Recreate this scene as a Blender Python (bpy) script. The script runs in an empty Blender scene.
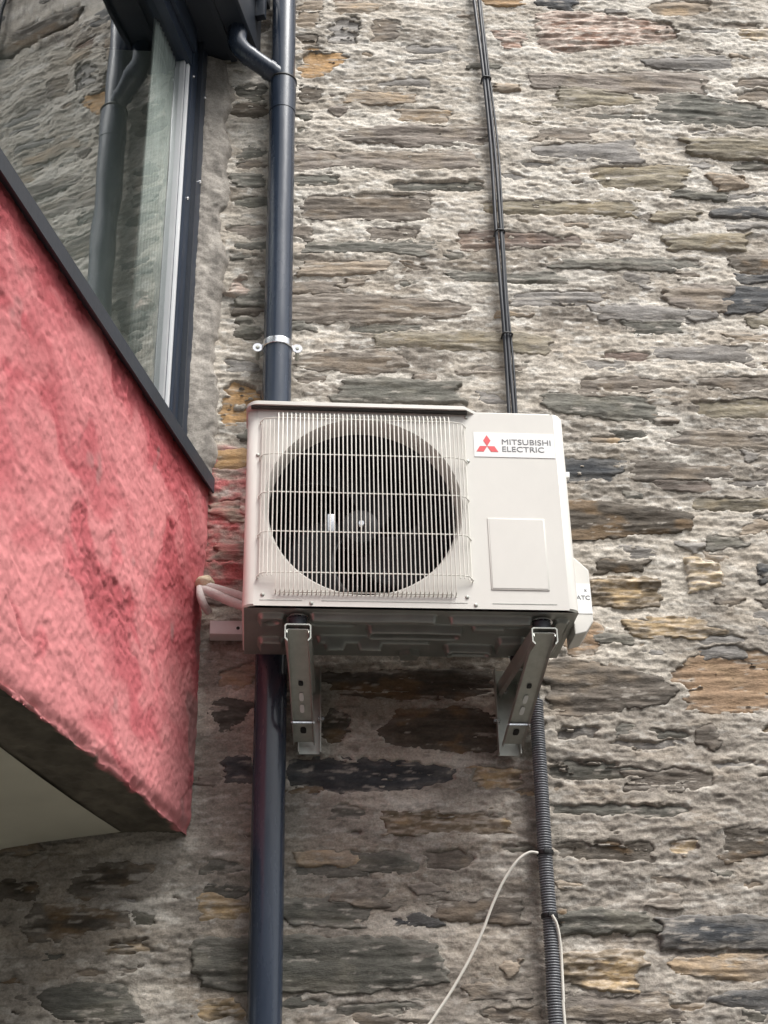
import bpy, math, random
import numpy as np
from mathutils import Vector, Matrix
R = math.radians
sc = bpy.context.scene
col = sc.collection

# ------------------------------------------------------------------ camera
CAM = np.array([-.341, -3.455, 1.675]); YAW, PIT, ROL, FPX = .0906, .4881, -.0209, 1429.
_fw = np.array([math.sin(YAW)*math.cos(PIT), math.cos(YAW)*math.cos(PIT), math.sin(PIT)])
_r0 = np.array([math.cos(YAW), -math.sin(YAW), 0]); _u0 = np.cross(_r0, _fw)
_rt = _r0*math.cos(ROL)+_u0*math.sin(ROL); _up = _u0*math.cos(ROL)-_r0*math.sin(ROL)
cd = bpy.data.cameras.new('camera'); cam = bpy.data.objects.new('camera', cd); col.objects.link(cam)
cd.sensor_fit = 'VERTICAL'; cd.sensor_height = 24; cd.lens = FPX/1024*24
cd.clip_start = .05; cd.clip_end = 2000
M_ = Matrix.Identity(4)
for i in range(3):
    M_[i][0] = _rt[i]; M_[i][1] = _up[i]; M_[i][2] = -_fw[i]; M_[i][3] = CAM[i]
cam.matrix_world = M_; sc.camera = cam
def aty(px, py, Y=0.):           # survey: where the line of sight through a pixel meets the plane y = Y
    d = _fw+_rt*(px-384)/FPX-_up*(py-512)/FPX
    return CAM+d*((Y-CAM[1])/d[1])

# ------------------------------------------------------------------ light
SUN_EL, SUN_AZ = R(60), R(-38)      # overcast: a broad soft sun, in front of the wall and to the right
w = bpy.data.worlds.new('World'); sc.world = w; w.use_nodes = True
nt = w.node_tree; nt.nodes.clear()
out = nt.nodes.new('ShaderNodeOutputWorld'); bg = nt.nodes.new('ShaderNodeBackground')
sky = nt.nodes.new('ShaderNodeTexSky'); sky.sky_type = 'NISHITA'; sky.sun_disc = False
sky.sun_elevation = SUN_EL; sky.sun_rotation = math.pi-SUN_AZ*-1
sky.air_density = 1.2; sky.dust_density = 4.0; sky.ozone_density = .6
hs = nt.nodes.new('ShaderNodeHueSaturation'); hs.inputs['Saturation'].default_value = .22
nt.links.new(sky.outputs[0], hs.inputs['Color']); nt.links.new(hs.outputs[0], bg.inputs[0])
bg.inputs[1].default_value = .058
nt.links.new(bg.outputs[0], out.inputs[0])
sl = bpy.data.lights.new('sun', 'SUN'); sl.energy = 1.5; sl.angle = R(28); sl.color = (1, .978, .945)
so = bpy.data.objects.new('sun', sl); col.objects.link(so)
sd_ = Vector((math.sin(-SUN_AZ)*math.cos(SUN_EL), -math.cos(SUN_AZ)*math.cos(SUN_EL), math.sin(SUN_EL)))
so.rotation_euler = sd_.to_track_quat('Z', 'Y').to_euler(); so.location = (2, -6, 9)
sc.view_settings.view_transform = 'Standard'; sc.view_settings.look = 'None'
sc.view_settings.exposure = 1.62; sc.view_settings.gamma = 1
sc.view_settings.use_curve_mapping = False

# ------------------------------------------------------------------ noise
_rng = np.random.RandomState(7)
_P = _rng.permutation(4096); _V = _rng.rand(4096)*2-1
def vn(x, y, seed=0):
    xi = np.floor(x).astype(np.int64); yi = np.floor(y).astype(np.int64)
    fx = x-xi; fy = y-yi
    fx = fx*fx*fx*(fx*(fx*6-15)+10); fy = fy*fy*fy*(fy*(fy*6-15)+10)
    def h(a, b): return _V[_P[(_P[(a+seed*57) & 4095]+b) & 4095]]
    a = h(xi, yi); b = h(xi+1, yi); c = h(xi, yi+1); d = h(xi+1, yi+1)
    return (a+(b-a)*fx)+((c+(d-c)*fx)-(a+(b-a)*fx))*fy
def fbm(x, y, o=4, seed=0, g=.55):
    s = 0; a = 1.; t = 0
    for i in range(o):
        s = s+a*vn(x*2**i+i*17.3, y*2**i-i*9.1, seed+i*3); t += a; a *= g
    return s/t*1.5
def sst(a, b, x):
    t = np.clip((x-a)/(b-a), 0, 1); return t*t*(3-2*t)

# ------------------------------------------------------------------ materials
def mat(name, color=(.5, .5, .5), rough=.5, metal=0., attr=None, noise=None, bump=None, spec=.5, coat=0., rvar=0.):
    m = bpy.data.materials.new(name); m.use_nodes = True; t = m.node_tree; N = t.nodes; L = t.links
    b = N['Principled BSDF']; b.inputs['Roughness'].default_value = rough; b.inputs['Metallic'].default_value = metal
    b.inputs['Specular IOR Level'].default_value = spec; b.inputs['Coat Weight'].default_value = coat
    tc = N.new('ShaderNodeTexCoord')
    if attr:
        a = N.new('ShaderNodeAttribute'); a.attribute_name = attr; src = a.outputs['Color']
    else:
        c = N.new('ShaderNodeRGB'); c.outputs[0].default_value = (*color, 1); src = c.outputs[0]
    for (sx, sz, amt, det) in (noise or []):
        mp = N.new('ShaderNodeMapping'); mp.inputs['Scale'].default_value = (sx, sx, sz)
        L.new(tc.outputs['Object'], mp.inputs[0])
        n = N.new('ShaderNodeTexNoise'); n.inputs['Scale'].default_value = 1; n.inputs['Detail'].default_value = det
        n.inputs['Roughness'].default_value = .65
        L.new(mp.outputs[0], n.inputs['Vector'])
        mr = N.new('ShaderNodeMapRange'); mr.inputs[1].default_value = .25; mr.inputs[2].default_value = .75
        mr.inputs[3].default_value = 1-amt; mr.inputs[4].default_value = 1+amt
        L.new(n.outputs[0], mr.inputs[0])
        mx = N.new('ShaderNodeVectorMath'); mx.operation = 'SCALE'
        L.new(src, mx.inputs[0]); L.new(mr.outputs[0], mx.inputs['Scale']); src = mx.outputs[0]
        if rvar:
            m2 = N.new('ShaderNodeMapRange'); m2.inputs[1].default_value = .3; m2.inputs[2].default_value = .7
            m2.inputs[3].default_value = max(rough-rvar, .02); m2.inputs[4].default_value = min(rough+rvar, 1)
            L.new(n.outputs[0], m2.inputs[0]); L.new(m2.outputs[0], b.inputs['Roughness'])
    L.new(src, b.inputs['Base Color'])
    prev = None
    for (sx, sz, dist) in (bump or []):
        mp = N.new('ShaderNodeMapping'); mp.inputs['Scale'].default_value = (sx, sx, sz)
        L.new(tc.outputs['Object'], mp.inputs[0])
        n = N.new('ShaderNodeTexNoise'); n.inputs['Scale'].default_value = 1; n.inputs['Detail'].default_value = 5
        n.inputs['Roughness'].default_value = .7
        L.new(mp.outputs[0], n.inputs['Vector'])
        bp = N.new('ShaderNodeBump'); bp.inputs['Distance'].default_value = dist; bp.inputs['Strength'].default_value = 1
        L.new(n.outputs[0], bp.inputs['Height'])
        if prev: L.new(prev, bp.inputs['Normal'])
        prev = bp.outputs[0]
    if prev: L.new(prev, b.inputs['Normal'])
    return m
MT = {}
MT['mortar'] = mat('lime_mortar', rough=.95, attr='col', noise=[(170, 210, .36, 6), (14, 40, .16, 5)], bump=[(190, 230, .0022), (430, 450, .0012)], spec=.2)
MT['stone'] = mat('schist', rough=.8, attr='col', noise=[(22, 70, .26, 6), (130, 190, .26, 5)], bump=[(40, 150, .0026), (170, 300, .0014)], spec=.3)
MT['pink'] = mat('pink_render', rough=.85, attr='col', noise=[(18, 18, .07, 5), (4, 4, .07, 4)], bump=[(70, 75, .0013), (330, 330, .0008)], spec=.25)
MT['cream'] = mat('cream_soffit', (.56, .54, .44), .8, noise=[(4, 4, .1, 3)], bump=[(80, 80, .0006)])
MT['cement'] = mat('cement_fillet', (.36, .33, .29), .95, noise=[(30, 18, .25, 5), (120, 90, .18, 4)], bump=[(70, 60, .006), (260, 260, .002)], spec=.2)
MT['anth'] = mat('anthracite_metal', (.030, .036, .047), .42, noise=[(6, 3, .12, 3)], rvar=.06, bump=[(14, 5, .0012)])
MT['anth_pipe'] = mat('anthracite_pipe', (.029, .040, .062), .26, noise=[(25, 5, .10, 4)], rvar=.07, bump=[(20, 4, .0006)], coat=.3)
MT['frame'] = mat('window_frame_paint', (.022, .032, .052), .32, noise=[(12, 4, .1, 3)], rvar=.05)
MT['whiteframe'] = mat('white_bead', (.72, .73, .74), .35, noise=[(20, 6, .06, 3)])
MT['alu'] = mat('grey_bead', (.42, .43, .44), .4, noise=[(20, 6, .08, 3)])
MT['casing'] = mat('ivory_casing', (.665, .645, .60), .42, noise=[(3, 2.2, .04, 3), (40, 25, .015, 4)], rvar=.05, bump=[(900, 900, .00012)])
MT['wire'] = mat('ivory_wire', (.74, .72, .66), .35, noise=[(60, 60, .05, 2)])
MT['pan'] = mat('base_pan_paint', (.32, .33, .305), .34, noise=[(16, 16, .15, 4)], rvar=.06, metal=.45)
MT['gap_shade'] = mat('lip_gap_shade', (.055, .055, .052), .8, noise=[(60, 60, .15, 3)])  # dark colour for the shaded gap below the cover lip
MT['galv'] = mat('galvanised_bracket', (.44, .45, .41), .40, noise=[(35, 20, .18, 4)], rvar=.12, metal=.45)
MT['zinc'] = mat('bright_zinc', (.75, .76, .78), .25, metal=1., noise=[(80, 80, .1, 3)], rvar=.08)
MT['rubber'] = mat('rubber', (.03, .034, .045), .55, noise=[(60, 60, .15, 3)])
MT['fan'] = mat('fan_plastic', (.016, .017, .019), .55, noise=[(10, 10, .15, 3)], rvar=.06)
MT['dark'] = mat('fan_chamber_dark', (.034, .034, .037), .7, noise=[(20, 20, .2, 3)])
MT['fins'] = mat('coil_fins', (.02, .021, .023), .5, noise=[(220, 2, .4, 2)], metal=.5)
MT['sticker'] = mat('sticker_white', (.84, .84, .82), .35, noise=[(8, 8, .02, 2)])
MT['red'] = mat('emblem_red', (.72, .09, .10), .4, noise=[(50, 50, .06, 3)])
MT['ink'] = mat('lettering_ink', (.14, .14, .15), .5, noise=[(90, 90, .12, 3)])
MT['cable'] = mat('black_cable', (.018, .021, .028), .5, noise=[(60, 12, .15, 3)], rvar=.08)
MT['conduit'] = mat('grey_conduit', (.15, .155, .168), .45, noise=[(40, 20, .25, 4)], rvar=.1)
MT['tie'] = mat('cable_tie', (.01, .01, .011), .5, noise=[(60, 60, .15, 2)])
MT['wcable'] = mat('white_cable', (.72, .69, .62), .45, noise=[(40, 14, .08, 3)])
MT['foam'] = mat('pipe_insulation', (.66, .63, .60), .7, noise=[(40, 40, .15, 4)], bump=[(120, 120, .002)])
MT['putty'] = mat('putty', (.70, .62, .44), .8, noise=[(60, 60, .18, 4)], bump=[(90, 90, .004)])
MT['trunk'] = mat('white_trunking', (.70, .69, .67), .45, noise=[(25, 25, .06, 3)])
MT['curtain'] = mat('curtain_cloth', (.58, .605, .595), .9, noise=[(60, 3, .12, 3)])
MT['room'] = mat('room_plaster', (.52, .53, .50), .9, noise=[(5, 5, .15, 3)])
MT['ground'] = mat('paving', (.07, .068, .063), .9, noise=[(1.5, 1.5, .2, 4), (60, 60, .2, 4)], bump=[(80, 80, .004)])
MT['render'] = mat('grey_render', (.22, .21, .19), .9, noise=[(2, 1, .15, 4)])
MT['slate'] = mat('slate_roof', (.08, .085, .095), .7, noise=[(3, 8, .2, 4)])
MT['core'] = mat('wall_core', (.25, .23, .20), .95, noise=[(8, 20, .25, 4)], bump=[(40, 80, .01)])
g = bpy.data.materials.new('window_glass'); g.use_nodes = True; t = g.node_tree; t.nodes.clear()
o_ = t.nodes.new('ShaderNodeOutputMaterial'); mx = t.nodes.new('ShaderNodeMixShader')
gl = t.nodes.new('ShaderNodeBsdfGlossy'); gl.inputs['Roughness'].default_value = .012; gl.inputs['Color'].default_value = (.93, .95, .96, 1)
tr = t.nodes.new('ShaderNodeBsdfTransparent'); tr.inputs['Color'].default_value = (.88, .905, .89, 1)
fr = t.nodes.new('ShaderNodeFresnel'); fr.inputs['IOR'].default_value = 1.9
tc = t.nodes.new('ShaderNodeTexCoord'); nz = t.nodes.new('ShaderNodeTexNoise'); nz.inputs['Scale'].default_value = 1.6
bp = t.nodes.new('ShaderNodeBump'); bp.inputs['Distance'].default_value = .004
t.links.new(tc.outputs['Object'], nz.inputs['Vector']); t.links.new(nz.outputs[0], bp.inputs['Height']); t.links.new(bp.outputs[0], gl.inputs['Normal'])
ma = t.nodes.new('ShaderNodeMath'); ma.operation = 'MULTIPLY_ADD'; ma.inputs[1].default_value = 1.0; ma.inputs[2].default_value = .13
geo = t.nodes.new('ShaderNodeNewGeometry'); sb_ = t.nodes.new('ShaderNodeMath'); sb_.operation = 'SUBTRACT'; sb_.inputs[0].default_value = 1
ml = t.nodes.new('ShaderNodeMath'); ml.operation = 'MULTIPLY'       # one reflection per pane: none on the way out through the back face
t.links.new(geo.outputs['Backfacing'], sb_.inputs[1]); t.links.new(fr.outputs[0], ma.inputs[0])
t.links.new(ma.outputs[0], ml.inputs[0]); t.links.new(sb_.outputs[0], ml.inputs[1]); t.links.new(ml.outputs[0], mx.inputs[0])
t.links.new(tr.outputs[0], mx.inputs[1]); t.links.new(gl.outputs[0], mx.inputs[2]); t.links.new(mx.outputs[0], o_.inputs[0])
MT['glass'] = g

# ------------------------------------------------------------------ mesh helpers
class MB:
    def __init__(s): s.v = []; s.f = []
    def add(s, vs, fs):
        b = len(s.v); s.v += [tuple(map(float, q)) for q in vs]; s.f += [tuple(b+i for i in q) for q in fs]; return s
    def box(s, x0, x1, y0, y1, z0, z1, bev=0.):
        if bev <= 0:
            vs = [(x, y, z) for z in (z0, z1) for y in (y0, y1) for x in (x0, x1)]
            return s.add(vs, [(0, 2, 3, 1), (4, 5, 7, 6), (0, 1, 5, 4), (2, 6, 7, 3), (0, 4, 6, 2), (1, 3, 7, 5)])
        import bmesh
        bm = bmesh.new(); bmesh.ops.create_cube(bm, size=1)
        for v in bm.verts: v.co = Vector(((x0+x1)/2+v.co.x*(x1-x0), (y0+y1)/2+v.co.y*(y1-y0), (z0+z1)/2+v.co.z*(z1-z0)))
        bmesh.ops.bevel(bm, geom=list(bm.edges), offset=bev, segments=2, affect='EDGES', profile=.6)
        bm.verts.index_update()
        s.add([v.co[:] for v in bm.verts], [[v.index for v in f.verts] for f in bm.faces]); bm.free(); return s
    def prism(s, poly, a, b, axis='y'):        # closed polygon extruded along an axis
        n = len(poly); mk = {'y': lambda p, t: (p[0], t, p[1]), 'z': lambda p, t: (p[0], p[1], t), 'x': lambda p, t: (t, p[0], p[1])}[axis]
        vs = [mk(p, a) for p in poly]+[mk(p, b) for p in poly]
        return s.add(vs, [tuple(range(n))[::-1], tuple(range(n, 2*n))]+[(i, (i+1) % n, n+(i+1) % n, n+i) for i in range(n)])
    def tube(s, pts, rad, seg=16, cap=True):
        P = [Vector(p) for p in pts]; n = len(P); rr = rad if hasattr(rad, '__len__') else [rad]*n
        T = [(P[min(i+1, n-1)]-P[max(i-1, 0)]).normalized() for i in range(n)]
        u = T[0].orthogonal().normalized(); vs = []
        for i in range(n):
            u = (u-T[i]*u.dot(T[i])).normalized(); q = T[i].cross(u)
            vs += [P[i]+(u*math.cos(2*math.pi*k/seg)+q*math.sin(2*math.pi*k/seg))*rr[i] for k in range(seg)]
        fs = [(i*seg+k, i*seg+(k+1) % seg, (i+1)*seg+(k+1) % seg, (i+1)*seg+k) for i in range(n-1) for k in range(seg)]
        if cap: fs += [tuple(range(seg))[::-1], tuple(range((n-1)*seg, n*seg))]
        return s.add(vs, fs)
    def lathe(s, prof, org, axis=(0, -1, 0), seg=48):   # prof: (radius, distance along axis)
        A = Vector(axis).normalized(); u = A.orthogonal().normalized(); q = A.cross(u); O = Vector(org); vs = []
        for r_, h in prof: vs += [O+A*h+(u*math.cos(2*math.pi*k/seg)+q*math.sin(2*math.pi*k/seg))*r_ for k in range(seg)]
        return s.add(vs, [(i*seg+k, i*seg+(k+1) % seg, (i+1)*seg+(k+1) % seg, (i+1)*seg+k) for i in range(len(prof)-1) for k in range(seg)])
    def mesh(s, name, m, smooth=True, ang=32):
        me = bpy.data.meshes.new(name); me.from_pydata(s.v, [], s.f); me.update()
        me.materials.append(MT[m])
        if smooth:
            me.polygons.foreach_set('use_smooth', [True]*len(me.polygons)); me.set_sharp_from_angle(angle=R(ang))
        return me
    def build(s, name, m, parent=None, smooth=True, ang=32):
        return link(name, s.mesh(name, m, smooth, ang), parent)
def link(name, data, parent=None):
    o = bpy.data.objects.new(name, data); col.objects.link(o)
    if parent: o.parent = parent; o.matrix_parent_inverse = parent.matrix_world.inverted()
    return o
def tag(o, label, cat, group=None):
    o['label'] = label; o['category'] = cat
    if group: o['group'] = group
    return o
def empty(name, loc=(0, 0, 0)):
    o = bpy.data.objects.new(name, None); o.location = loc; col.objects.link(o); o.empty_display_size = .1
    o.matrix_world = Matrix.Translation(loc); return o
def grid_mesh(name, X, Y, Z, C, m, keep=None, smooth=True):
    r, c = X.shape
    co = np.stack([X, Y, Z], -1).reshape(-1, 3).astype(np.float32)
    idx = np.arange(r*c).reshape(r, c)
    q = np.stack([idx[:-1, :-1], idx[:-1, 1:], idx[1:, 1:], idx[1:, :-1]], -1).reshape(-1, 4)
    if keep is not None:
        kq = keep.reshape(-1)[q].any(1); q = q[kq]
        used = np.zeros(r*c, bool); used[q.reshape(-1)] = True
        mp = np.cumsum(used)-1; co = co[used]; q = mp[q]
        C = C.reshape(-1, 3)[used]
    C = C.reshape(-1, 3)
    me = bpy.data.meshes.new(name); n = len(co); k = len(q)
    me.vertices.add(n); me.vertices.foreach_set('co', co.reshape(-1))
    me.loops.add(k*4); me.loops.foreach_set('vertex_index', q.reshape(-1).astype(np.int32))
    me.polygons.add(k); me.polygons.foreach_set('loop_start', (np.arange(k)*4).astype(np.int32))
    me.polygons.foreach_set('use_smooth', np.full(k, smooth))
    me.update(calc_edges=True)
    a = me.color_attributes.new('col', 'FLOAT_COLOR', 'POINT')
    a.data.foreach_set('color', np.concatenate([np.clip(C, .004, .95), np.ones((n, 1))], 1).astype(np.float32).reshape(-1))
    me.materials.append(MT[m]); return me

# ------------------------------------------------------------------ ground
gb = MB().box(-300, 300, -300, 300, -.2, 0)
go = gb.build('ground', 'ground', smooth=False); go['kind'] = 'structure'

# unseen house added behind the camera to shut off the low sky
oh = empty('sky_blocker_house', (0, -10, 0)); tag(oh, 'unseen grey house added behind the camera to block low sky light', 'house')
MB().box(-16, 16, -17, -9.2, 0, 4.3).build('wall', 'render', oh, False)
MB().prism([(-17.4, 4.302), (-8.8, 4.302), (-13.1, 6.4)], -16.4, 16.4, 'x').build('roof', 'slate', oh, False)
for wx_ in (-10.5, -6, -1.5, 3, 7.5, 12):
    for wz_ in ((1.0, 2.2), (2.9, 3.8)):
        wf = MB().box(wx_-.55, wx_+.55, -9.198, -9.15, wz_[0], wz_[1]).build('window', 'whiteframe', oh, False)
        MB().box(wx_-.47, wx_+.47, -9.149, -9.145, wz_[0]+.08, wz_[1]-.08).build('pane', 'frame', wf, False)

# ------------------------------------------------------------------ stone wall
CODE = dict(b=(.175, .148, .122), m=(.245, .21, .18), d=(.066, .070, .076), g=(.125, .122, .104), o=(.40, .245, .115),
            t=(.30, .24, .18), r=(.20, .15, .125), p=(.48, .37, .31), y=(.255, .24, .225), k=(.235, .205, .15),
            c=(.60, .50, .37), n=(.105, .086, .066), w=(.215, .16, .098), u=(.26, .175, .11))
TR = """298 322 2 30 t;332 378 3 14 t;330 372 -6 3 r;300 320 36 46 b;330 360 17 47 y;372 402 19 43 b;297 344 48 76 o
296 320 86 100 n;296 312 108 120 g;296 308 126 135 g;230 270 84 100 g;234 270 101 117 n;258 271 10 36 b;234 268 147 160 g
233 267 175 189 g;235 268 160 170 b;347 412 92 103 t;335 505 125 146 m;294 345 148 170 m;340 480 152 170 m;294 340 174 188 g
380 492 180 192 g;400 450 107 123 t;400 462 46 54 y;384 432 78 87 y;539 574 -4 8 d;494 524 30 48 p;540 681 15 48 p
480 525 -4 4 o;532 712 72 94 m 9;494 522 83 89 t;560 645 91 106 k 3;522 548 120 126 k;528 595 129 142 b;532 640 143 160 y
514 564 162 168 y;500 524 172 178 y;647 712 1 16 t;718 766 22 28 b;684 728 28 34 y;740 775 28 40 c;641 734 58 69 y
734 775 78 89 b;731 775 91 101 b;655 775 97 127 g 9;586 655 112 119 g;686 728 128 134 y;684 775 139 158 k 3;591 694 164 189 k
712 742 176 188 t;738 775 162 168 g;230 267 196 208 g;228 265 223 237 m;234 265 243 250 g;233 265 254 258 g;232 247 276 294 p
234 265 293 303 g;232 264 303 313 b;236 263 319 336 g;293 440 194 220 b;293 315 225 240 b;362 424 225 239 b;293 434 243 252 g
300 382 261 273 t;293 343 281 292 b;343 362 280 285 b;292 472 296 319 b;292 309 322 330 g;346 420 322 331 g;372 554 333 350 k 7
292 400 350 371 b;292 322 376 382 b;451 576 231 248 r;470 634 200 216 k;441 462 252 260 g;446 502 272 281 g;506 565 271 285 g
549 718 258 269 g 3;396 416 279 286 g;508 602 291 307 y;384 402 354 366 b;419 433 374 381 b;462 534 366 372 b;512 528 359 363 g
671 724 191 197 g;724 775 193 198 y;656 698 211 219 k;711 775 208 215 d;600 634 231 239 b;661 751 234 249 k;726 768 223 228 y
731 775 257 271 n;621 651 273 285 y 6;663 735 286 310 m;723 780 286 310 d;736 775 275 280 d;591 690 306 320 y 5;686 718 309 317 y
626 684 321 334 g;746 780 317 325 k;726 775 334 343 t;593 654 351 360 r;653 748 345 360 y;586 626 362 370 y;576 683 378 393 b
690 775 376 390 b;546 656 394 418 g 8;651 676 416 425 b;691 780 398 418 k;613 656 431 439 g;664 775 431 448 m;596 626 435 444 t
740 758 429 434 b;555 622 457 481 d;634 734 463 479 b 4;661 716 479 489 r;721 775 478 485 y;555 693 504 535 n;699 775 496 510 k
627 644 493 499 g;746 775 511 519 y;746 780 519 532 t;711 751 536 548 g;621 654 546 557 y;591 646 560 569 n;684 721 560 588 c
758 775 566 580 d;588 656 577 606 w;624 716 619 636 w;556 604 622 656 u;545 673 663 714 b;681 785 650 713 u;691 748 636 645 y
696 748 646 659 y;748 775 613 620 y;756 775 627 636 y;762 775 600 606 n;598 628 636 643 g;714 741 600 604 b;614 636 722 736 g
648 686 729 741 g;696 721 723 746 b;212 255 666 690 t;214 254 700 727 g;220 254 758 784 d;320 495 668 700 n;320 352 709 744 n
384 498 708 754 n;285 461 758 793 d;470 525 768 790 w;504 532 788 796 t;287 320 786 794 n;332 368 803 820 g 6;384 517 812 834 w
540 650 760 780 g;613 714 768 790 b;546 696 801 817 g;552 662 840 860 n;664 696 839 852 c;718 780 828 859 n;646 686 876 883 b
711 736 870 879 g;761 775 724 733 w;-5 38 879 900 n;72 150 862 896 n -14;28 130 907 937 n -5;94 160 938 958 w -5;35 78 950 960 g -3
68 105 968 980 b -3;115 150 966 978 b -3;42 137 985 1022 g;-5 25 978 987 n;-5 12 920 928 n;10 28 996 1001 n;-5 25 1010 1016 n
130 160 912 927 g;200 248 858 872 g;204 247 888 897 g;197 247 898 922 w;199 455 938 990 g;284 367 864 874 g;345 415 850 872 g 6
421 469 848 870 b;302 357 851 864 t;283 360 897 925 g 4;334 382 894 903 b;283 325 998 1007 g;327 432 1003 1016 g;350 440 1018 1030 b
192 245 1000 1022 w;384 402 900 908 b;425 519 899 920 b;394 434 918 925 d;469 489 981 990 b;466 529 988 997 b;494 548 845 853 g
480 548 1008 1026 b;556 570 906 919 n;560 652 912 932 g;658 780 918 948 d;560 638 951 988 w;666 775 957 978 t;566 673 995 1020 m
713 780 992 1008 d;676 700 1003 1012 t;740 766 1012 1022 g;651 684 897 905 b;217 262 383 423 o;212 248 448 470 o;212 246 500 520 r
214 250 540 562 r;330 470 380 402 g;480 505 392 404 y;222 262 360 372 y;600 690 740 750 y;556 600 726 740 y;700 770 760 768 y"""
rng = random.Random(11)
stones = []      # cx, cz, w, h, tilt, exponent, colour, offset, smear, id
def add_stone(cx, cz, w_, h_, tilt, code, ident, tone=1.):
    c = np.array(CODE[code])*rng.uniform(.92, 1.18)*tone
    big = min(w_, 10*h_)*h_
    stones.append(dict(cx=cx, cz=cz, w=w_, h=h_, tilt=tilt, e=rng.uniform(2.2, 6.0), wd=rng.uniform(-.45, .45), cuts=[(sg*rng.uniform(.80, 1.08), sg, rng.uniform(-.6, .6)) for sg in (-1, 1)], c=c, code=code,
                       off=rng.uniform(-.003, .004)+(.003 if big > .02 else 0), smear=rng.uniform(.0, .9), i=ident))
for i, q in enumerate(TR.replace('\n', ';').split(';')):
    p = q.split(); x0, x1, y0, y1 = map(float, p[:4]); til = float(p[5]) if len(p) > 5 else 0.
    a = aty(x0, (y0+y1)/2-til/2); b = aty(x1, (y0+y1)/2+til/2); t0 = aty((x0+x1)/2, y0); b0 = aty((x0+x1)/2, y1)
    h_ = t0[2]-b0[2]
    if til: h_ = max(h_-abs(a[2]-b[2])*.5, h_*.5)
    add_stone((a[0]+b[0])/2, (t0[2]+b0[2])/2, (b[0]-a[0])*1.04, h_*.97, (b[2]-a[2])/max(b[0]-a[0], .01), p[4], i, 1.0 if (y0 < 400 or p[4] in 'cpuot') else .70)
NTR = len(stones)
def fits(cx, cz, w_, h_, m=.012):
    for s in stones:
        if abs(s['cx']-cx) < (s['w']+w_)/2+m and abs(s['cz']-cz) < (s['h']+h_)/2+m: return False
    return True
def in_view(cx, cz):
    d = np.array([cx, 0, cz])-CAM; z = d@_fw; px = 384+FPX*(d@_rt)/z; py = 512-FPX*(d@_up)/z
    hid = (232 < px < 585 and 395 < py < 680) or (px < 205 and py < 850)
    return (-15 < px < 783 and -15 < py < 1039) and not hid
tries = 0
while tries < 9000 and len(stones) < NTR+620:
    tries += 1
    cx = rng.uniform(-2.5, 2.9); cz = rng.uniform(.05, 6.8)
    w_ = rng.uniform(.10, .42); h_ = rng.uniform(.03, .085)
    if in_view(cx, cz) or in_view(cx-w_/2, cz) or in_view(cx+w_/2, cz): continue
    if fits(cx, cz, w_, h_): add_stone(cx, cz, w_, h_, rng.uniform(-.06, .06), rng.choice('bbbmggyyktrnndw'), len(stones))
# small chips within the view, set between the big stones
tries = 0; nch = 0
while tries < 4000 and nch < 60:
    tries += 1
    cx = rng.uniform(-1.1, 1.35); cz = rng.uniform(2.2, 5.5); w_ = rng.uniform(.03, .10); h_ = rng.uniform(.010, .022)
    if in_view(cx, cz) and fits(cx, cz, w_, h_, .006):
        add_stone(cx, cz, w_, h_, rng.uniform(-.1, .1), rng.choice('bmgyykt'), len(stones)); nch += 1
for s in stones[NTR:]: s['tr'] = False

def warp(X, Z):
    wx = .018*fbm(X/.10, Z/.04, 3, 21)+.012*fbm(X/.03, Z/.014, 3, 31)
    wz = .0070*fbm(X/.08, Z/.05, 3, 41)+.0050*fbm(X/.022, Z/.012, 3, 51)
    return X+wx, Z+wz
def sdist(s, X, Z):
    us = (X-s['cx'])/(s['w']/2); vz = Z-s['cz']-s['tilt']*(X-s['cx'])
    u = np.abs(us); v = np.abs(vz)/(s['h']/2*np.clip(1+s['wd']*us, .35, 1.5))
    e = (u**s['e']+v**s['e'])**(1/s['e'])
    d = (1-e)*min(s['h'], s['w'])/2
    for up, sg, an in s['cuts']:
        d = np.minimum(d, -((X-s['cx']-up*s['w']/2)*sg*math.cos(an)+vz*math.sin(an)))
    return d
def dense(a, b, lo, hi, fine, coarse):
    return np.unique(np.concatenate([np.arange(a, lo, coarse), np.arange(lo, hi, fine), np.arange(hi, b+coarse, coarse)]))
gx = dense(-2.6, 3.0, -1.05, 1.40, .0042, .022); gz = dense(-.02, 7.0, 2.1, 5.60, .0038, .022)
X, Z = np.meshgrid(gx, gz)
WX, WZ = warp(X, Z)
D = np.full(X.shape, -.05); SM = np.zeros(X.shape)
for s in stones:
    mx_ = .05
    i0, i1 = np.searchsorted(gx, [s['cx']-s['w']/2-mx_, s['cx']+s['w']/2+mx_])
    dz = s['h']/2+abs(s['tilt'])*s['w']/2+.03
    j0, j1 = np.searchsorted(gz, [s['cz']-dz, s['cz']+dz])
    if i1 <= i0 or j1 <= j0: continue
    d = sdist(s, WX[j0:j1, i0:i1], WZ[j0:j1, i0:i1]); sub = D[j0:j1, i0:i1]
    SM[j0:j1, i0:i1] = np.where(d > sub, s['smear'], SM[j0:j1, i0:i1])
    np.maximum(sub, d, out=sub)
def mortar_h(X, Z):
    big = .006*fbm(X/.55, Z/.30, 2, 61)
    mid = .0040*fbm(X/.13, Z/.055, 3, 71)
    fin = .0021*fbm(X/.028, Z/.016, 3, 81)
    cr = .0014*fbm(X/.010, Z/.009, 2, 85)
    rg = 1-np.abs(fbm(X/.12, Z/.020, 3, 91)); rg = .0030*rg**4
    return big+mid+fin+cr+rg-.002
Hm = mortar_h(X, Z)
smn = fbm(X/.060, Z/.011, 4, 101)
smear = sst(.26, .50, smn-.28+SM*.40)
Hm = Hm-.030*sst(.000, .012, D)*(1-.95*smear)
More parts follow.
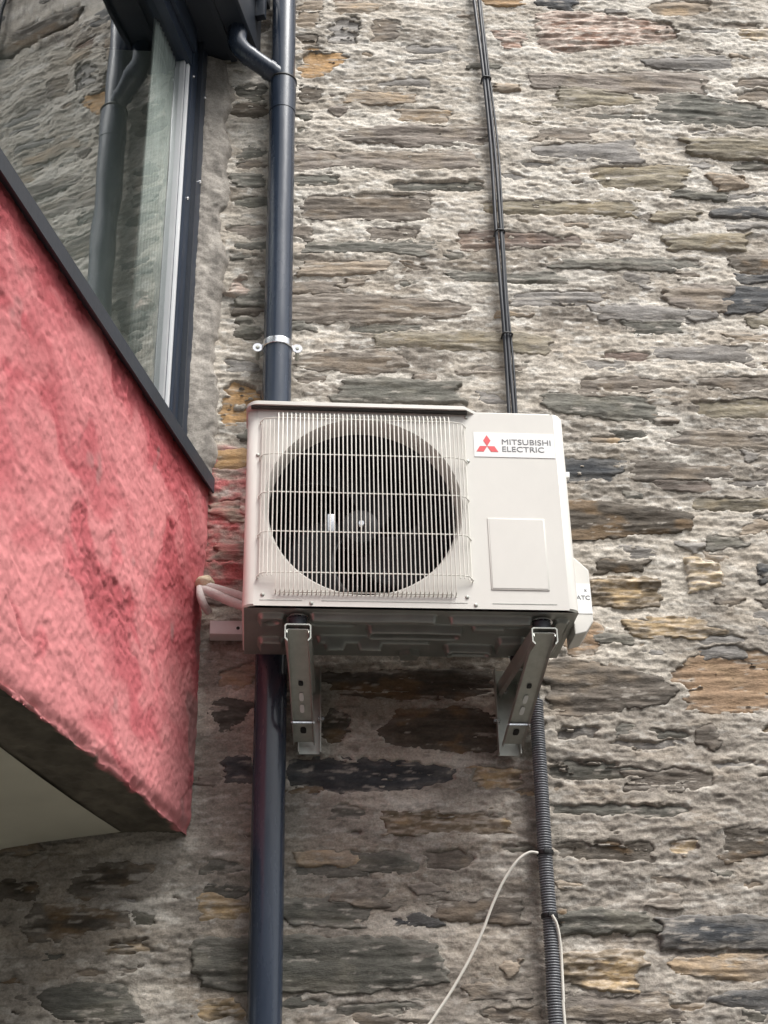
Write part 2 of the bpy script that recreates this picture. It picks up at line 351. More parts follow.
# mortar colour: lime, grey from weathering and painted shade, warm sand; pink paint splashed on the wall beside the bay
lime = sst(.02, .62, fbm(X/.20, Z/.055, 4, 121)-.08+.34*np.clip(Z-3.75, -1, .7)); grey = sst(-.05, .6, fbm(X/.30, Z/.14, 4, 131)+.26-.44*np.clip(Z-3.6, -1, 1))  # height terms paint the light falling off towards the foot, besides weathering
warm = sst(.1, .7, fbm(X/.16, Z/.07, 3, 141))
C = np.ones(X.shape+(3,))*np.array([.525, .475, .41])
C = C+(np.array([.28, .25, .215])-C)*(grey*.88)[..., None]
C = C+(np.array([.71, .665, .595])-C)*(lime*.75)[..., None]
C = C+(np.array([.40, .33, .255])-C)*(warm*.3)[..., None]
spk = sst(.45, .8, fbm(X/.022, Z/.010, 2, 151)); C = C*(1-.30*spk[..., None])
spw = sst(.42, .75, fbm(X/.03, Z/.011, 2, 161)); C = C+(np.array([.72, .69, .64])-C)*(spw*(.25+.4*sst(3., 4.4, Z)))[..., None]  # pale flecks, stronger higher up as part of the painted light fade
pk = sst(-.02, .03, np.minimum(-.385-X, np.minimum(X+.62, np.minimum(3.70-Z, Z-3.25)))+.035*fbm(X/.09, Z/.07, 3, 171))
pk = pk*np.clip(.75+.8*fbm(X/.04, Z/.02, 3, 181), .15, 1)
C = C+(np.array([.43, .12, .12])-C)*(pk*.95)[..., None]
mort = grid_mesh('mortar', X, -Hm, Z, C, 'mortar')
wall = empty('stone_wall', (0, .2, 0))
tag(wall, 'weathered schist rubble wall with thick lime mortar behind the outdoor unit', 'wall')
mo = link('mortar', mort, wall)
MB().box(-2.6, 3.0, .10, .55, 0, 7.0).build('wall_core', 'core', wall, False)
def stone_mesh(s, step=.005):
    n = int(max(s['w']+.06, .04)/step)+2; k = int((s['h']+abs(s['tilt'])*s['w']+.03)/(step*.8))+3
    xs = np.linspace(s['cx']-s['w']/2-.03, s['cx']+s['w']/2+.03, n); hz = s['h']/2+abs(s['tilt'])*s['w']/2+.015
    zs = np.linspace(s['cz']-hz, s['cz']+hz, k)
    x, z = np.meshgrid(xs, zs); wx, wz = warp(x, z); d = sdist(s, wx, wz)
    sh = s['i']*3.7; zz = z-s['tilt']*x
    rough = 2.6 if s['code'] in 'pcw' else (.55 if s['code'] in 'dyo' else 1.)
    h = s['off']+rough*(.0022*fbm(x/.16+sh, zz/.013+sh, 4, 201)+.0014*fbm(x/.05, zz/.012+sh, 3, 211))
    st = fbm(x/.35+sh, zz/.022+sh, 2, 221); h = h+.0026*(np.floor(st*3+.5)/3)
    h = h+.0025*vn(x/.2+sh, x*0+sh, 7)
    h = h-.0025*(1-sst(0, .012, d))-.030*(1-sst(-.016, -.004, d))
    a = fbm(x/.08+sh, zz/.016+sh, 5, 231); b_ = fbm(x/.10+sh*2, z/.05, 3, 241); c_ = fbm(x/.02, zz/.006+sh, 3, 251)
    cc = s['c'][None, None]*(1+.30*a+.15*c_)[..., None]
    alt = {'b': (.24, .19, .14), 'm': (.28, .23, .175), 'g': (.16, .15, .12), 'o': (.36, .25, .15), 'w': (.50, .36, .20), 'n': (.19, .12, .06),
           'p': (.36, .22, .16), 'c': (.42, .30, .16), 'd': (.10, .10, .10), 'y': (.17, .155, .14), 'k': (.29, .235, .15), 't': (.42, .30, .18), 'r': (.28, .20, .15), 'u': (.33, .23, .14)}[s['code']]
    cc = cc+(np.array(alt)-cc)*(sst(.05, .6, b_)*.7)[..., None]
    if s['code'] in 'pcw': cc = cc+(np.array([.74, .66, .58])-cc)*(sst(-.05, .5, c_)*(.3 if s['code'] == 'w' else .75))[..., None]
    lm = sst(.40, .75, fbm(x/.05+sh, z/.010, 4, 261)+.25*s['smear']-.12); cc = cc+(np.array([.45, .41, .36])-cc)*(lm*.7)[..., None]
    ws = sst(.022, -.002, d+.012*fbm(x/.04+sh, z/.012, 4, 265))*.34*(.3+.7*s['smear'])    # mortar wash left on the margins
    cc = cc+(np.array([.40, .365, .32])-cc)*ws[..., None]
    pk_ = sst(-.02, .03, np.minimum(-.385-x, np.minimum(x+.62, np.minimum(3.62-z, z-3.25))))*np.clip(.6+.8*fbm(x/.04, z/.02, 3, 181), 0, 1)
    cc = cc+(np.array([.40, .13, .12])-cc)*(pk_*.7)[..., None]
    return x, -h, z, cc, d > -.020
parts = []
for s in stones[:]:
    seen = s['i'] < NTR or in_view(s['cx'], s['cz'])
    if seen:
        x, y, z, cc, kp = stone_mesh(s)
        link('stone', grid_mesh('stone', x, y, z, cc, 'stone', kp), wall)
# the stones beside and around what the photograph shows: one joined part
bx, bf, bc, nb = [], [], [], 0
for s in stones:
    if s['i'] < NTR or in_view(s['cx'], s['cz']): continue
    x, y, z, cc, kp = stone_mesh(s, .014)
    r_, c_ = x.shape; idx = np.arange(r_*c_).reshape(r_, c_)
    q = np.stack([idx[:-1, :-1], idx[:-1, 1:], idx[1:, 1:], idx[1:, :-1]], -1).reshape(-1, 4); q = q[kp.reshape(-1)[q].any(1)]
    bx.append(np.stack([x, y, z], -1).reshape(-1, 3)); bf.append(q+nb); bc.append(cc.reshape(-1, 3)); nb += r_*c_
V_ = np.concatenate(bx); F_ = np.concatenate(bf); C_ = np.concatenate(bc)
me = bpy.data.meshes.new('outer_stones'); me.vertices.add(len(V_)); me.vertices.foreach_set('co', V_.astype(np.float32).reshape(-1))
me.loops.add(len(F_)*4); me.loops.foreach_set('vertex_index', F_.reshape(-1).astype(np.int32))
me.polygons.add(len(F_)); me.polygons.foreach_set('loop_start', (np.arange(len(F_))*4).astype(np.int32)); me.polygons.foreach_set('use_smooth', np.full(len(F_), True))
me.update(calc_edges=True); a = me.color_attributes.new('col', 'FLOAT_COLOR', 'POINT')
a.data.foreach_set('color', np.concatenate([np.clip(C_, .004, .95), np.ones((len(C_), 1))], 1).astype(np.float32).reshape(-1)); me.materials.append(MT['stone'])
ou = link('outer_stones', me, wall); ou['kind'] = 'stuff'

# ------------------------------------------------------------------ bay: pink parapet, window, roof box
TH = R(16.5); OX = -.515
sdv = np.array([-math.sin(TH), -math.cos(TH), 0.]); nv = np.array([math.cos(TH), -math.sin(TH), 0.])
def bay_p(s, off, z): p = np.array([OX, 0, 0])+sdv*s-nv*off; return (p[0], p[1], z)      # off: inward from the pink face
SL = 1.95; ZB, ZS, ZT = 2.622, 3.565, 5.17
bay = empty('bay_window', (-1.5, -.9, 2.622))
tag(bay, 'pink rendered bay with dark framed window projecting from the stone wall', 'bay window')
def slab(name, m, s0, s1, o0, o1, z0, z1, parent, bev=.003):
    b = MB().box(0, 1, 0, 1, 0, 1) if False else MB()
    b.box(s0, s1, o0, o1, z0, z1, bev if min(abs(s1-s0), abs(o1-o0), abs(z1-z0)) > bev*3 else 0)
    b.v = [bay_p(*v) for v in b.v]; b.f = [f[::-1] for f in b.f]
    return b.build(name, m, parent)
# pink face + rough underside as one continuous sheet
ss = np.arange(0, SL, .0042); vv = np.concatenate([np.arange(0, ZS+.03-ZB, .0042), (ZS+.03-ZB)+np.arange(0, .19, .0046)])
S_, Vv = np.meshgrid(ss, vv); Hh = ZS+.03-ZB
under = np.clip(Vv-Hh, 0, 1); zz = ZS+.03-np.minimum(Vv, Hh)
zc = np.where(under > 0, ZB-under, zz)
wq = .10*fbm(S_/.25, zc/.25, 3, 291); sl2 = S_-.18*(zc-3.1)+wq; zq = zc+.10*fbm(S_/.2+5, zc/.2, 3, 296)
rmask = sst(-.10, .30, fbm(sl2/.60, zq/.30, 4, 301)+.75*(zc-3.16)-.05)
stre = fbm(sl2/.22, zq/.13, 4, 311)
pits = sst(.22, .5, fbm(sl2/.026, zq/.017, 3, 321)+.25*fbm(S_/.08, zc/.09, 2, 325))
hgt = .0055*fbm(S_/.45, zc/.5, 2, 331)+.0014*stre+.0016*fbm(sl2/.09, zq/.10, 3, 335)+.0018*(.3+.7*rmask)*fbm(S_/.016, zc/.018, 3, 341)-.0020*pits*(.25+.75*rmask)+.0012*fbm(S_/.012, zc/.014, 2, 351)+.0012*sst(.1, .4, stre)
edge = np.exp(-((Vv-Hh)/.020)**2)
hgt = hgt-edge*(.008+.006*(fbm(S_/.06, S_*0, 3, 361)+.4))
hu = .007*fbm(S_/.05, under/.03, 4, 371)*sst(.19, .12, under)+.003*fbm(S_/.2, under/.1, 2, 381)
isU = sst(0, .01, under)
offi = np.where(under > 0, under, 0.)-hgt*(1-isU)
zz2 = np.where(under > 0, ZB, zz)-hu*isU+edge*.006*(fbm(S_/.07, S_*0+3, 3, 391)+.3)*(under <= 0)
# bulge towards the stone wall foot
PX = OX+sdv[0]*S_-nv[0]*offi; PY = sdv[1]*S_-nv[1]*offi
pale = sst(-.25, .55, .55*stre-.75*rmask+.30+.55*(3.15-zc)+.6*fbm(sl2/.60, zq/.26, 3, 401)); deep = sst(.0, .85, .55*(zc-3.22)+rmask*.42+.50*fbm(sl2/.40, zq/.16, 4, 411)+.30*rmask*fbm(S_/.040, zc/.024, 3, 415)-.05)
Cp = np.ones(S_.shape+(3,))*np.array([.50, .125, .14])
Cp = Cp+(np.array([.63, .25, .25])-Cp)*(pale*.8)[..., None]
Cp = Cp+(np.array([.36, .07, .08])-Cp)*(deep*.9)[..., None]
Cp = Cp*(1-.25*(pits*(.2+.8*rmask)))[..., None]
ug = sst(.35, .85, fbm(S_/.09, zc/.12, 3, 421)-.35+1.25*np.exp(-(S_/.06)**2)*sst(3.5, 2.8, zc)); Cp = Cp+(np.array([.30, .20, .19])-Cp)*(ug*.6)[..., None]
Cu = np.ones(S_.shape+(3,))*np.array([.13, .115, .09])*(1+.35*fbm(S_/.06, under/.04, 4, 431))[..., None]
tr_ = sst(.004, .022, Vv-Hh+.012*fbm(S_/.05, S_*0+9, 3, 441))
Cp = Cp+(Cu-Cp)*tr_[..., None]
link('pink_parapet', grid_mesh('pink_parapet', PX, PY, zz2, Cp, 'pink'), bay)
slab('parapet_core', 'cream', .002, SL-.02, .06, .17, ZB+.02, ZS+.03, bay, 0)
# far sides of the bay (round the corner from the camera)
Bx, By = bay_p(SL, 0, 0)[:2]
fm = MB(); fm.box(-2.5, Bx+.002, By, By+.18, ZB+.005, ZS+.03); fo = fm.build('front_parapet', 'cement', bay, False)
MB().box(-2.6, -2.42, By+.181, -.03, ZB+.005, ZS+.03).build('side_parapet', 'cement', bay, False)
# soffit panel under the bay, sagging a little towards the stone wall
def soff_z(x, y): return ZB+.004-.14*max(0, -.64-x)*(1-min(1, -y/.9))-(.9*max(0, -.93-x)**1.5 if y > -.35 else 0)
pts = []
for i in range(13):
    y = -.015-i*(-By-.10)/12; xr_ = OX-.155/math.cos(TH)+math.tan(TH)*y
    pts.append([(xr_+(-2.45-xr_)*(j/16)**1.6, y) for j in range(17)])
sb = MB(); sb.v = [(x, y, soff_z(x, y)+q) for q in (0, .03) for r_ in pts for x, y in r_]
k_ = 13*17
sb.f = [(i*17+j, i*17+j+1, (i+1)*17+j+1, (i+1)*17+j) for i in range(12) for j in range(16)]+[(k_+i*17+j, k_+(i+1)*17+j, k_+(i+1)*17+j+1, k_+i*17+j+1) for i in range(12) for j in range(16)]
sb.build('soffit_panel', 'cream', bay, True, 80)
# sill flashing
slab('sill', 'anth', -.0, SL+.03, -.020, .12, 3.575, 3.612, bay, .004)
slab('sill_drip', 'anth', -.0, SL+.03, -.0235, -.0185, 3.560, 3.606, bay, 0)
# window frame: jamb, inner profile, head, bottom rail
WO = .045
fr1 = slab('window_jamb', 'frame', .008, .100, WO, WO+.07, 3.612, ZT-.005, bay, .004)
slab('jamb_profile', 'frame', .101, .150, WO+.010, WO+.07, 3.612, ZT-.005, bay, .005)
slab('jamb_groove_strip', 'anth', .094, .101, WO-.004, WO+.02, 3.612, ZT-.005, bay, 0)
slab('glazing_bead', 'whiteframe', .1505, .164, WO+.018, WO+.06, 3.66, ZT-.155, bay, .002)
slab('glazing_gasket', 'frame', .1643, .1672, WO+.026, WO+.06, 3.66, ZT-.155, bay, 0)
slab('inner_bead', 'alu', .1674, .180, WO+.026, WO+.06, 3.66, ZT-.155, bay, .002)
slab('head_rail', 'frame', .1505, SL-.02, WO, WO+.07, ZT-.10, ZT-.004, bay, .004)
slab('head_bead', 'frame', .1505, SL-.02, WO+.012, WO+.06, ZT-.1545, ZT-.1005, bay, .003)
slab('bottom_rail', 'frame', .1505, SL-.02, WO+.005, WO+.07, 3.612, 3.66, bay, .004)
slab('end_jamb', 'frame', SL-.019, SL+.05, WO, WO+.07, 3.612, ZT-.005, bay, .004)
slab('glass_pane', 'glass', .1805, SL-.02, WO+.040, WO+.046, 3.66, ZT-.155, bay, 0)
for q in ((.06, 4.62), (.13, 4.50), (.055, 4.97), (.14, 4.98)):
    sv = MB().lathe([(0, .004), (.004, .004), (.0055, 0)], (0, 0, 0), (nv[0], nv[1], 0), 10)
    bp_ = bay_p(q[0], WO-.001 if q[0] < .1 else WO+.009, q[1]); sv.v = [(v[0]+bp_[0], v[1]+bp_[1], v[2]+bp_[2]) for v in sv.v]
    sv.build('frame_screw', 'zinc', bay)
# curtain and dim room behind the pane
cb = MB(); n = 60
for zq in (3.63, ZT-.02):
    cb.v += [bay_p(.185+.17*i/n, WO+.060+.006*math.sin(i*.9), zq) for i in range(n+1)]
cb.f = [(i, i+1, n+2+i, n+1+i) for i in range(n)]
cu = cb.build('curtain', 'curtain', bay); md = cu.modifiers.new('thick', 'SOLIDIFY'); md.thickness = .004
MB().box(-2.44, -.62, -.040, -.028, 3.62, ZT-.01).build('room_end_lining', 'room', bay, False)
MB().prism([bay_p(.05, .18, 0)[:2], bay_p(SL-.05, .18, 0)[:2], (-2.42, By+.19), (-2.42, -.05)], 3.50, 3.54, 'z').build('room_floor', 'room', bay, False)
for i in range(4):
    x0 = -2.40+i*(Bx-.06+2.40)/4; x1 = -2.40+(i+1)*(Bx-.06+2.40)/4
    MB().box(x0+.04, x1-.04, By+.075, By+.081, 3.66, ZT-.06).build('glass_pane', 'glass', bay, False)
    MB().box(x0-.04, x0+.0395, By+.05, By+.11, 3.6125, ZT-.005).build('mullion', 'frame', bay, False)
MB().box(-2.36, Bx-.02, By+.052, By+.108, 3.6125, 3.6595).build('front_bottom_rail', 'frame', bay, False)
MB().box(-2.36, Bx-.02, By+.052, By+.108, ZT-.0595, ZT-.005).build('front_head_rail', 'frame', bay, False)
MB().box(-2.52, -2.515, By+.12, -.05, 3.62, ZT-.004).build('glass_pane', 'glass', bay, False)
# roof box: soffit board, fascia, gutter
slab('roof_soffit', 'anth', .0, SL+.15, -.105, .5, ZT, ZT+.03, bay, .003)
slab('fascia', 'anth', .0, SL+.16, -.118, -.1055, ZT-.012, ZT+.34, bay, .003)
slab('soffit_trim', 'anth', .0, SL+.1, -.04, -.02, ZT-.009, ZT-.0005, bay, 0)
slab('gutter_lip', 'anth', .0, SL+.16, -.148, -.1185, ZT+.20, ZT+.24, bay, .004)
slab('gutter_bracket', 'anth', .05, .075, -.150, -.1186, ZT+.10, ZT+.199, bay, .002)
MB().prism([bay_p(0.03, -.1, 0)[:2], bay_p(SL+.1, -.1, 0)[:2], (-2.6, By-.1), (-2.6, -.03)], ZT+.031, ZT+.36, 'z').build('roof_slab', 'anth', bay, False)
# cement fillet between window jamb and stone wall
zz = np.arange(3.60, 5.16, .006); tt = np.linspace(0, 1, 22)
T2, Z2 = np.meshgrid(tt, zz); wdt = .085+.016*fbm(Z2/.10, T2*0, 3, 501)
FX = -.592+T2*(wdt+.02)+.004*fbm(T2*3, Z2/.04, 3, 505); FY = -(.024+.012*np.cos(T2*2.6)+.006*fbm(T2*2.2, Z2/.06, 3, 511)+.0025*fbm(T2*9, Z2/.012, 3, 515)-.030*sst(.8, 1., T2))
Cf = np.ones(T2.shape+(3,))*np.array([.31, .285, .255])*(1+.35*fbm(T2*3, Z2/.09, 4, 521))[..., None]
cf = link('cement_fillet', grid_mesh('cement_fillet', FX, FY, Z2, Cf, 'mortar'), wall)

# ------------------------------------------------------------------ outdoor unit
UX0, UX1, UYF, UYB, UZ0, UZ1 = -.40, .40, -.40, -.112, 3.05, 3.602
unit = empty('outdoor_unit', (0, -.25, 3.045))
tag(unit, 'ivory air conditioner outdoor unit with round wire fan grille on wall brackets', 'air conditioner')
FC = (-.112, 3.322); FR = .243
cs = MB()
def arc(cx, cy, r_, a0, a1, n=6): return [(cx+r_*math.cos(R(a0+(a1-a0)*i/n)), cy+r_*math.sin(R(a0+(a1-a0)*i/n))) for i in range(n+1)]
rc = .026
prof = [(UX0+rc, UYF)]+arc(UX0+rc, UYF+rc, rc, 270, 180)[1:]+arc(UX0+.01, UYB-.01, .01, 180, 90)+arc(UX1-.01, UYB-.01, .01, 90, 0)+arc(UX1-rc, UYF+rc, rc, 0, -90)
n = len(prof); zl = [UZ0, UZ0+.004, UZ1-.012, UZ1-.004, UZ1]; ins = [.004, 0, 0, .004, .012]
vs = []
for z, i_ in zip(zl, ins):
    for (x, y) in prof:
        vs.append((x*(1-i_/.4), (y+.256)*(1-i_/.14)-.256, z))
cs.add(vs, [(k*n+i+1, k*n+i, (k+1)*n+i, (k+1)*n+i+1) for k in range(len(zl)-1) for i in range(n-1)])
cs.add([vs[(len(zl)-1)*n+i] for i in range(n)], [tuple(range(n))[::-1]])
# front sheet with fan opening
xl, xr, zb, zt = UX0+rc, .150, UZ0, UZ1-.008
NA = 96; angs = [2*math.pi*i/NA for i in range(NA)]
for cxx, czz in ((xl, zb), (xr, zb), (xl, zt), (xr, zt)):
    a = math.atan2(czz-FC[1], cxx-FC[0]) % (2*math.pi)
    k = min(range(NA), key=lambda i: abs((angs[i]-a+math.pi) % (2*math.pi)-math.pi)); angs[k] = a
inner = [(FC[0]+FR*math.cos(a), UYF, FC[1]+FR*math.sin(a)) for a in angs]; outer = []
for a in angs:
    c_, s_ = math.cos(a), math.sin(a); t_ = 9
    if c_ > 1e-9: t_ = min(t_, (xr-FC[0])/c_)
    if c_ < -1e-9: t_ = min(t_, (xl-FC[0])/c_)
    if s_ > 1e-9: t_ = min(t_, (zt-FC[1])/s_)
    if s_ < -1e-9: t_ = min(t_, (zb-FC[1])/s_)
    outer.append((FC[0]+t_*c_, UYF, FC[1]+t_*s_))
cs.add(inner+outer, [(i, NA+i, NA+(i+1) % NA, (i+1) % NA) for i in range(NA)])
cs.add([(xr, UYF, zb), (UX1-rc, UYF, zb), (UX1-rc, UYF, zt), (xr, UYF, zt)], [(0, 1, 2, 3)])
cs.add([(xl, UYF, zt), (UX1-rc, UYF, zt), (UX1-rc, UYF+.012, UZ1), (xl, UYF+.012, UZ1)], [(0, 1, 2, 3)])
casing = cs.build('casing', 'casing', unit, True, 40)
# bell mouth
MB().lathe([(FR+.001, .0), (FR-.003, -.004), (FR-.008, -.014), (FR-.011, -.03), (FR-.011, -.055)], (FC[0], UYF, FC[1]), (0, -1, 0), 72).build('bell_mouth', 'casing', unit)
MB().lathe([(FR-.0105, -.0555), (FR-.0105, -.24), (0, -.24)], (FC[0], UYF, FC[1]), (0, -1, 0), 72).build('fan_chamber', 'dark', unit)
fb = MB()
for i in range(44): x = FC[0]-.20+.40*i/43; hh = math.sqrt(max(.215**2-(x-FC[0])**2, 0)); fb.box(x-.0006, x+.0006, UYF+.215, UYF+.238, FC[1]-hh, FC[1]+hh)
fb.build('coil_fins', 'fins', unit, False)
# propeller fan
hub = MB().lathe([(0, .034), (.02, .033), (.045, .027), (.052, .015), (.052, -.03)], (FC[0], UYF+.14, FC[1]), (0, -1, 0), 32).build('fan_hub', 'fan', unit)
MB().lathe([(0, .012), (.007, .012), (.010, .008), (.010, -.002)], (FC[0], UYF+.14-.034, FC[1]), (0, -1, 0), 12).build('fan_nut', 'zinc', hub)
for k in range(3):
    b = MB(); nr, na = 12, 14; a0 = R(120*k+20)
    for i in range(nr+1):
        r_ = .048+(.205-.048)*i/nr; sw = R(62)*(i/nr)**1.3
        for j in range(na+1):
            u = j/na; a = a0+sw+R(78)*u*(1-.12*(i/nr)); b.v.append((FC[0]+r_*math.cos(a), UYF+.150-.055*(u-.5)*(.6+.4*i/nr)*2*.6+.012*math.sin(u*3.14), FC[1]+r_*math.sin(a)))
    b.f = [(i*(na+1)+j, i*(na+1)+j+1, (i+1)*(na+1)+j+1, (i+1)*(na+1)+j) for i in range(nr) for j in range(na)]
    o = b.build('fan_blade', 'fan', unit); md = o.modifiers.new('thick', 'SOLIDIFY'); md.thickness = .003
MB().box(FC[0]-.085, FC[0]-.066, UYF+.085, UYF+.088, FC[1]-.03, FC[1]+.018, .001).build('motor_clip', 'zinc', unit)
# top cover with overhanging front lip
tp = MB()
lipp = arc(UX0+.026, UYF-.020+.030, .030, 270, 180, 6)
poly = [(.146, UYF-.020), (.176, UYF+.004), (.176, -.30), (UX0-.004, -.30)]+[(x, y) for x, y in lipp[::-1]]
tp.prism(poly, UZ1-.011, UZ1+.002, 'z')
import bmesh
bm = bmesh.new(); me = tp.mesh('top_cover', 'casing', False); bm.from_mesh(me)
bmesh.ops.bevel(bm, geom=[e for e in bm.edges if abs(e.verts[0].co.z-e.verts[1].co.z) < 1e-5 and e.verts[0].co.z > UZ1-.004], offset=.005, segments=3, affect='EDGES'); bm.to_mesh(me); bm.free()
me.polygons.foreach_set('use_smooth', [True]*len(me.polygons)); me.set_sharp_from_angle(angle=R(40)); link('top_cover', me, unit)
MB().box(UX0+.008, .152, UYF-.014, UYF-.0004, UZ1-.0150, UZ1-.0114).build('cover_shade_strip', 'gap_shade', unit, False)  # dark strip standing in for shade in the gap under the lip
MB().box(.1765, UX1-.03, UYF+.016, UYB-.01, UZ1-.001, UZ1+.005, .002).build('top_panel', 'casing', unit)
MB().box(UX0+.002, .1755, -.2995, UYB-.004, UZ1-.006, UZ1+.0015, .002).build('rear_cover', 'casing', unit)
# wire grille
grl = MB(); GY = UYF-.016; wr = .0016
gz_rows = [3.555, 3.452, 3.345, 3.238, 3.13]
gx0, gx1 = -.362, .140
for zr in gz_rows:
    grl.tube([(gx0-.004, UYF+.004, zr-.012), (gx0-.006, UYF-.008, zr-.009), (gx0+.004, GY+.002, zr-.002), (gx0+.03, GY, zr), (gx1-.03, GY, zr), (gx1-.004, GY+.002, zr-.002), (gx1+.006, UYF-.008, zr-.009), (gx1+.004, UYF+.004, zr-.012)], wr*1.05, 6)
for zr in (3.570, 3.083): grl.tube([(-.318, UYF-.006, zr), (.098, UYF-.006, zr)], wr, 6)
grille = grl.build('fan_grille', 'wire', unit)
vw = MB().tube([(0, UYF+.003, 3.577), (0, UYF-.010, 3.573), (0, GY-.002, 3.560), (0, GY-.0026, 3.345), (0, GY-.002, 3.112), (0, UYF-.012, 3.086), (0, UYF+.003, 3.079)], wr, 6).mesh('grille_wire', 'wire')
vs_ = MB().tube([(0, UYF-.0135, 3.548), (0, UYF-.0135, 3.12)], wr, 6).mesh('grille_side_wire', 'wire')
pitch = (.103+.323)/40
for i in range(41):
    o = link('grille_wire', vw, grille); o.location.x += -.323+pitch*i
for xq in (-.3335, -.344, -.354, -.362, .1135, .124, .134, .142):
    o = link('grille_wire', vs_, grille); o.location.x += xq; o.location.y += -.0045 if abs(xq+.11) < .235 else (.0 if abs(xq+.11) < .246 else .0055)
for (x, z) in ((-.372, 3.455), (-.353, 3.078), (.130, 3.080), (.149, 3.452), (-.2385, 3.058), (.150, 3.060), (.150, 3.580)):
    MB().lathe([(0, .0035), (.003, .003), (.005, .001), (.0052, -.001)], (x, UYF, z), (0, -1, 0), 12).build('casing_screw', 'galv', unit)
# embossed access plate, bottom seams, side clip
ap = MB().box(.189, .330, UYF-.0022, UYF+.001, 3.100, 3.293, .0018).build('access_plate', 'casing', unit)
MB().box(.193, .326, UYF-.0030, UYF-.0021, 3.104, 3.289, 0).build('plate_face', 'casing', ap)
MB().box(-.36, -.26, UYF-.0008, UYF+.001, 3.0640, 3.0656).build('seam', 'galv', unit, False)
MB().box(-.215, .13, UYF-.0008, UYF+.001, 3.0640, 3.0656).build('seam', 'galv', unit, False)
MB().box(.19, .345, UYF-.0008, UYF+.001, 3.0640, 3.0656).build('seam', 'galv', unit, False)
MB().box(.4, .411, UYF+.03, UYF+.05, 3.43, 3.446, .002).build('side_clip', 'sticker', unit)
# brand sticker
LX0, LX1, LZ0, LZ1 = .166, .371, 3.466, 3.537
stk = MB().box(LX0, LX1, UYF-.0012, UYF+.0005, LZ0, LZ1, 0).build('brand_sticker', 'sticker', unit, False)
def rhomb(pts_, name='emblem_diamond'):
    return MB().prism(pts_, UYF-.0018, UYF-.0011, 'y').build(name, 'red', stk, False)
ex, ez, ea = .1995, 3.4965, .0185
def rh(ang):
    d1 = R(ang-30); d2 = R(ang+30); p0 = (ex, ez); p1 = (ex+ea*math.cos(d1), ez+ea*math.sin(d1)); p2 = (ex+ea*math.cos(d2), ez+ea*math.sin(d2))
    p3 = (p1[0]+p2[0]-ex, p1[1]+p2[1]-ez); return [p0, p1, p3, p2]
for a in (90, 210, 330): rhomb(rh(a))
def text(s, x, z, size, y, parent, m='ink', width=None, rot=None, bold=.0, name='lettering'):
    cu = bpy.data.curves.new(name, 'FONT'); cu.body = s; cu.size = size; cu.extrude = .0003; cu.offset = bold
    o = bpy.data.objects.new(name+'_curve', cu); col.objects.link(o)
    dg = bpy.context.evaluated_depsgraph_get(); me = bpy.data.meshes.new_from_object(o.evaluated_get(dg))
    bpy.data.objects.remove(o)
    xs = [v.co.x for v in me.vertices]; w0 = max(xs)-min(xs); k = (width/w0) if width else 1; mn = min(xs)
    for v in me.vertices:
        lx, lz = (v.co.x-mn)*k, v.co.y
        if rot: lx, lz = lx*math.cos(rot)-lz*math.sin(rot), lx*math.sin(rot)+lz*math.cos(rot)
        v.co = (x+lx, y-v.co.z, z+lz)
    me.materials.clear(); me.materials.append(MT[m]); return link(name, me, parent)
text('MITSUBISHI', .2375, 3.503, .0215, UYF-.0016, stk, width=.124, bold=0)
text('ELECTRIC', .2375, 3.482, .0215, UYF-.0016, stk, width=.106, bold=0)
# valve cover on the right flank
vc = MB(); pv = [(.4005, 3.252), (.406, 3.240), (.449, 3.196), (.449, 3.058), (.430, 3.030), (.4005, 3.022)]
vc.prism(pv, -.32, -.225, 'y'); vco = vc.build('valve_cover', 'casing', unit, False)
md = vco.modifiers.new('bevel', 'BEVEL'); md.width = .004; md.segments = 2
vst = MB().box(.4035, .4485, -.3212, -.3198, 3.078, 3.158).build('cover_sticker', 'sticker', vco, False)
text('ATC', .411, 3.115, .016, -.3214, vst, width=.034, bold=.0002)
text('x', .432, 3.137, .012, -.3214, vst, bold=.0002)
# base pan with pressed ribs
px_ = np.linspace(UX0+.004, UX1-.004, 420); py_ = np.linspace(UYF+.0025, UYB-.002, 160)
PXg, PYg = np.meshgrid(px_, py_); ph = np.zeros(PXg.shape)
def cap(x0, x1, y0, y1, dep, r_=.012):
    cx, cy = (x0+x1)/2, (y0+y1)/2; qx = np.abs(PXg-cx)-(x1-x0)/2+r_; qy = np.abs(PYg-cy)-(y1-y0)/2+r_
    d = np.hypot(np.maximum(qx, 0), np.maximum(qy, 0))+np.minimum(np.maximum(qx, qy), 0)-r_
    return dep*(1-sst(-.005, .004, d))
for a in ((-.24, .06, -.375, -.350, .007), (.09, .29, -.372, -.352, .007), (-.235, -.13, -.325, -.295, -.007), (-.10, .13, -.318, -.270, .009), (-.09, .12, -.308, -.280, -.016),
          (-.22, .06, -.243, -.225, .007), (-.2, -.15, -.24, -.20, .006), (-.12, -.06, -.24, -.20, .006), (.10, .22, -.20, -.165, .009), (.11, .21, -.193, -.172, -.015), (.15, .235, -.33, -.30, .006), (.235, .30, -.35, -.30, -.008), (.225, .29, -.25, -.17, .007), (-.36, -.30, -.37, -.31, .005), (-.345, -.315, -.35, -.33, -.008), (-.36, -.30, -.23, -.16, .006), (.345, .38, -.36, -.16, .004)):
    ph = ph+cap(*a)
ph += .0004*fbm(PXg/.12, PYg/.07, 2, 601)
ed = np.minimum(np.minimum(PXg-px_[0], px_[-1]-PXg), np.minimum(PYg-py_[0], py_[-1]-PYg)); ph = ph*sst(.004, .02, ed)
pan = link('base_pan', grid_mesh('base_pan', PXg, PYg, 3.045-ph*2.8, np.ones(PXg.shape+(3,))*.3, 'pan'), unit)
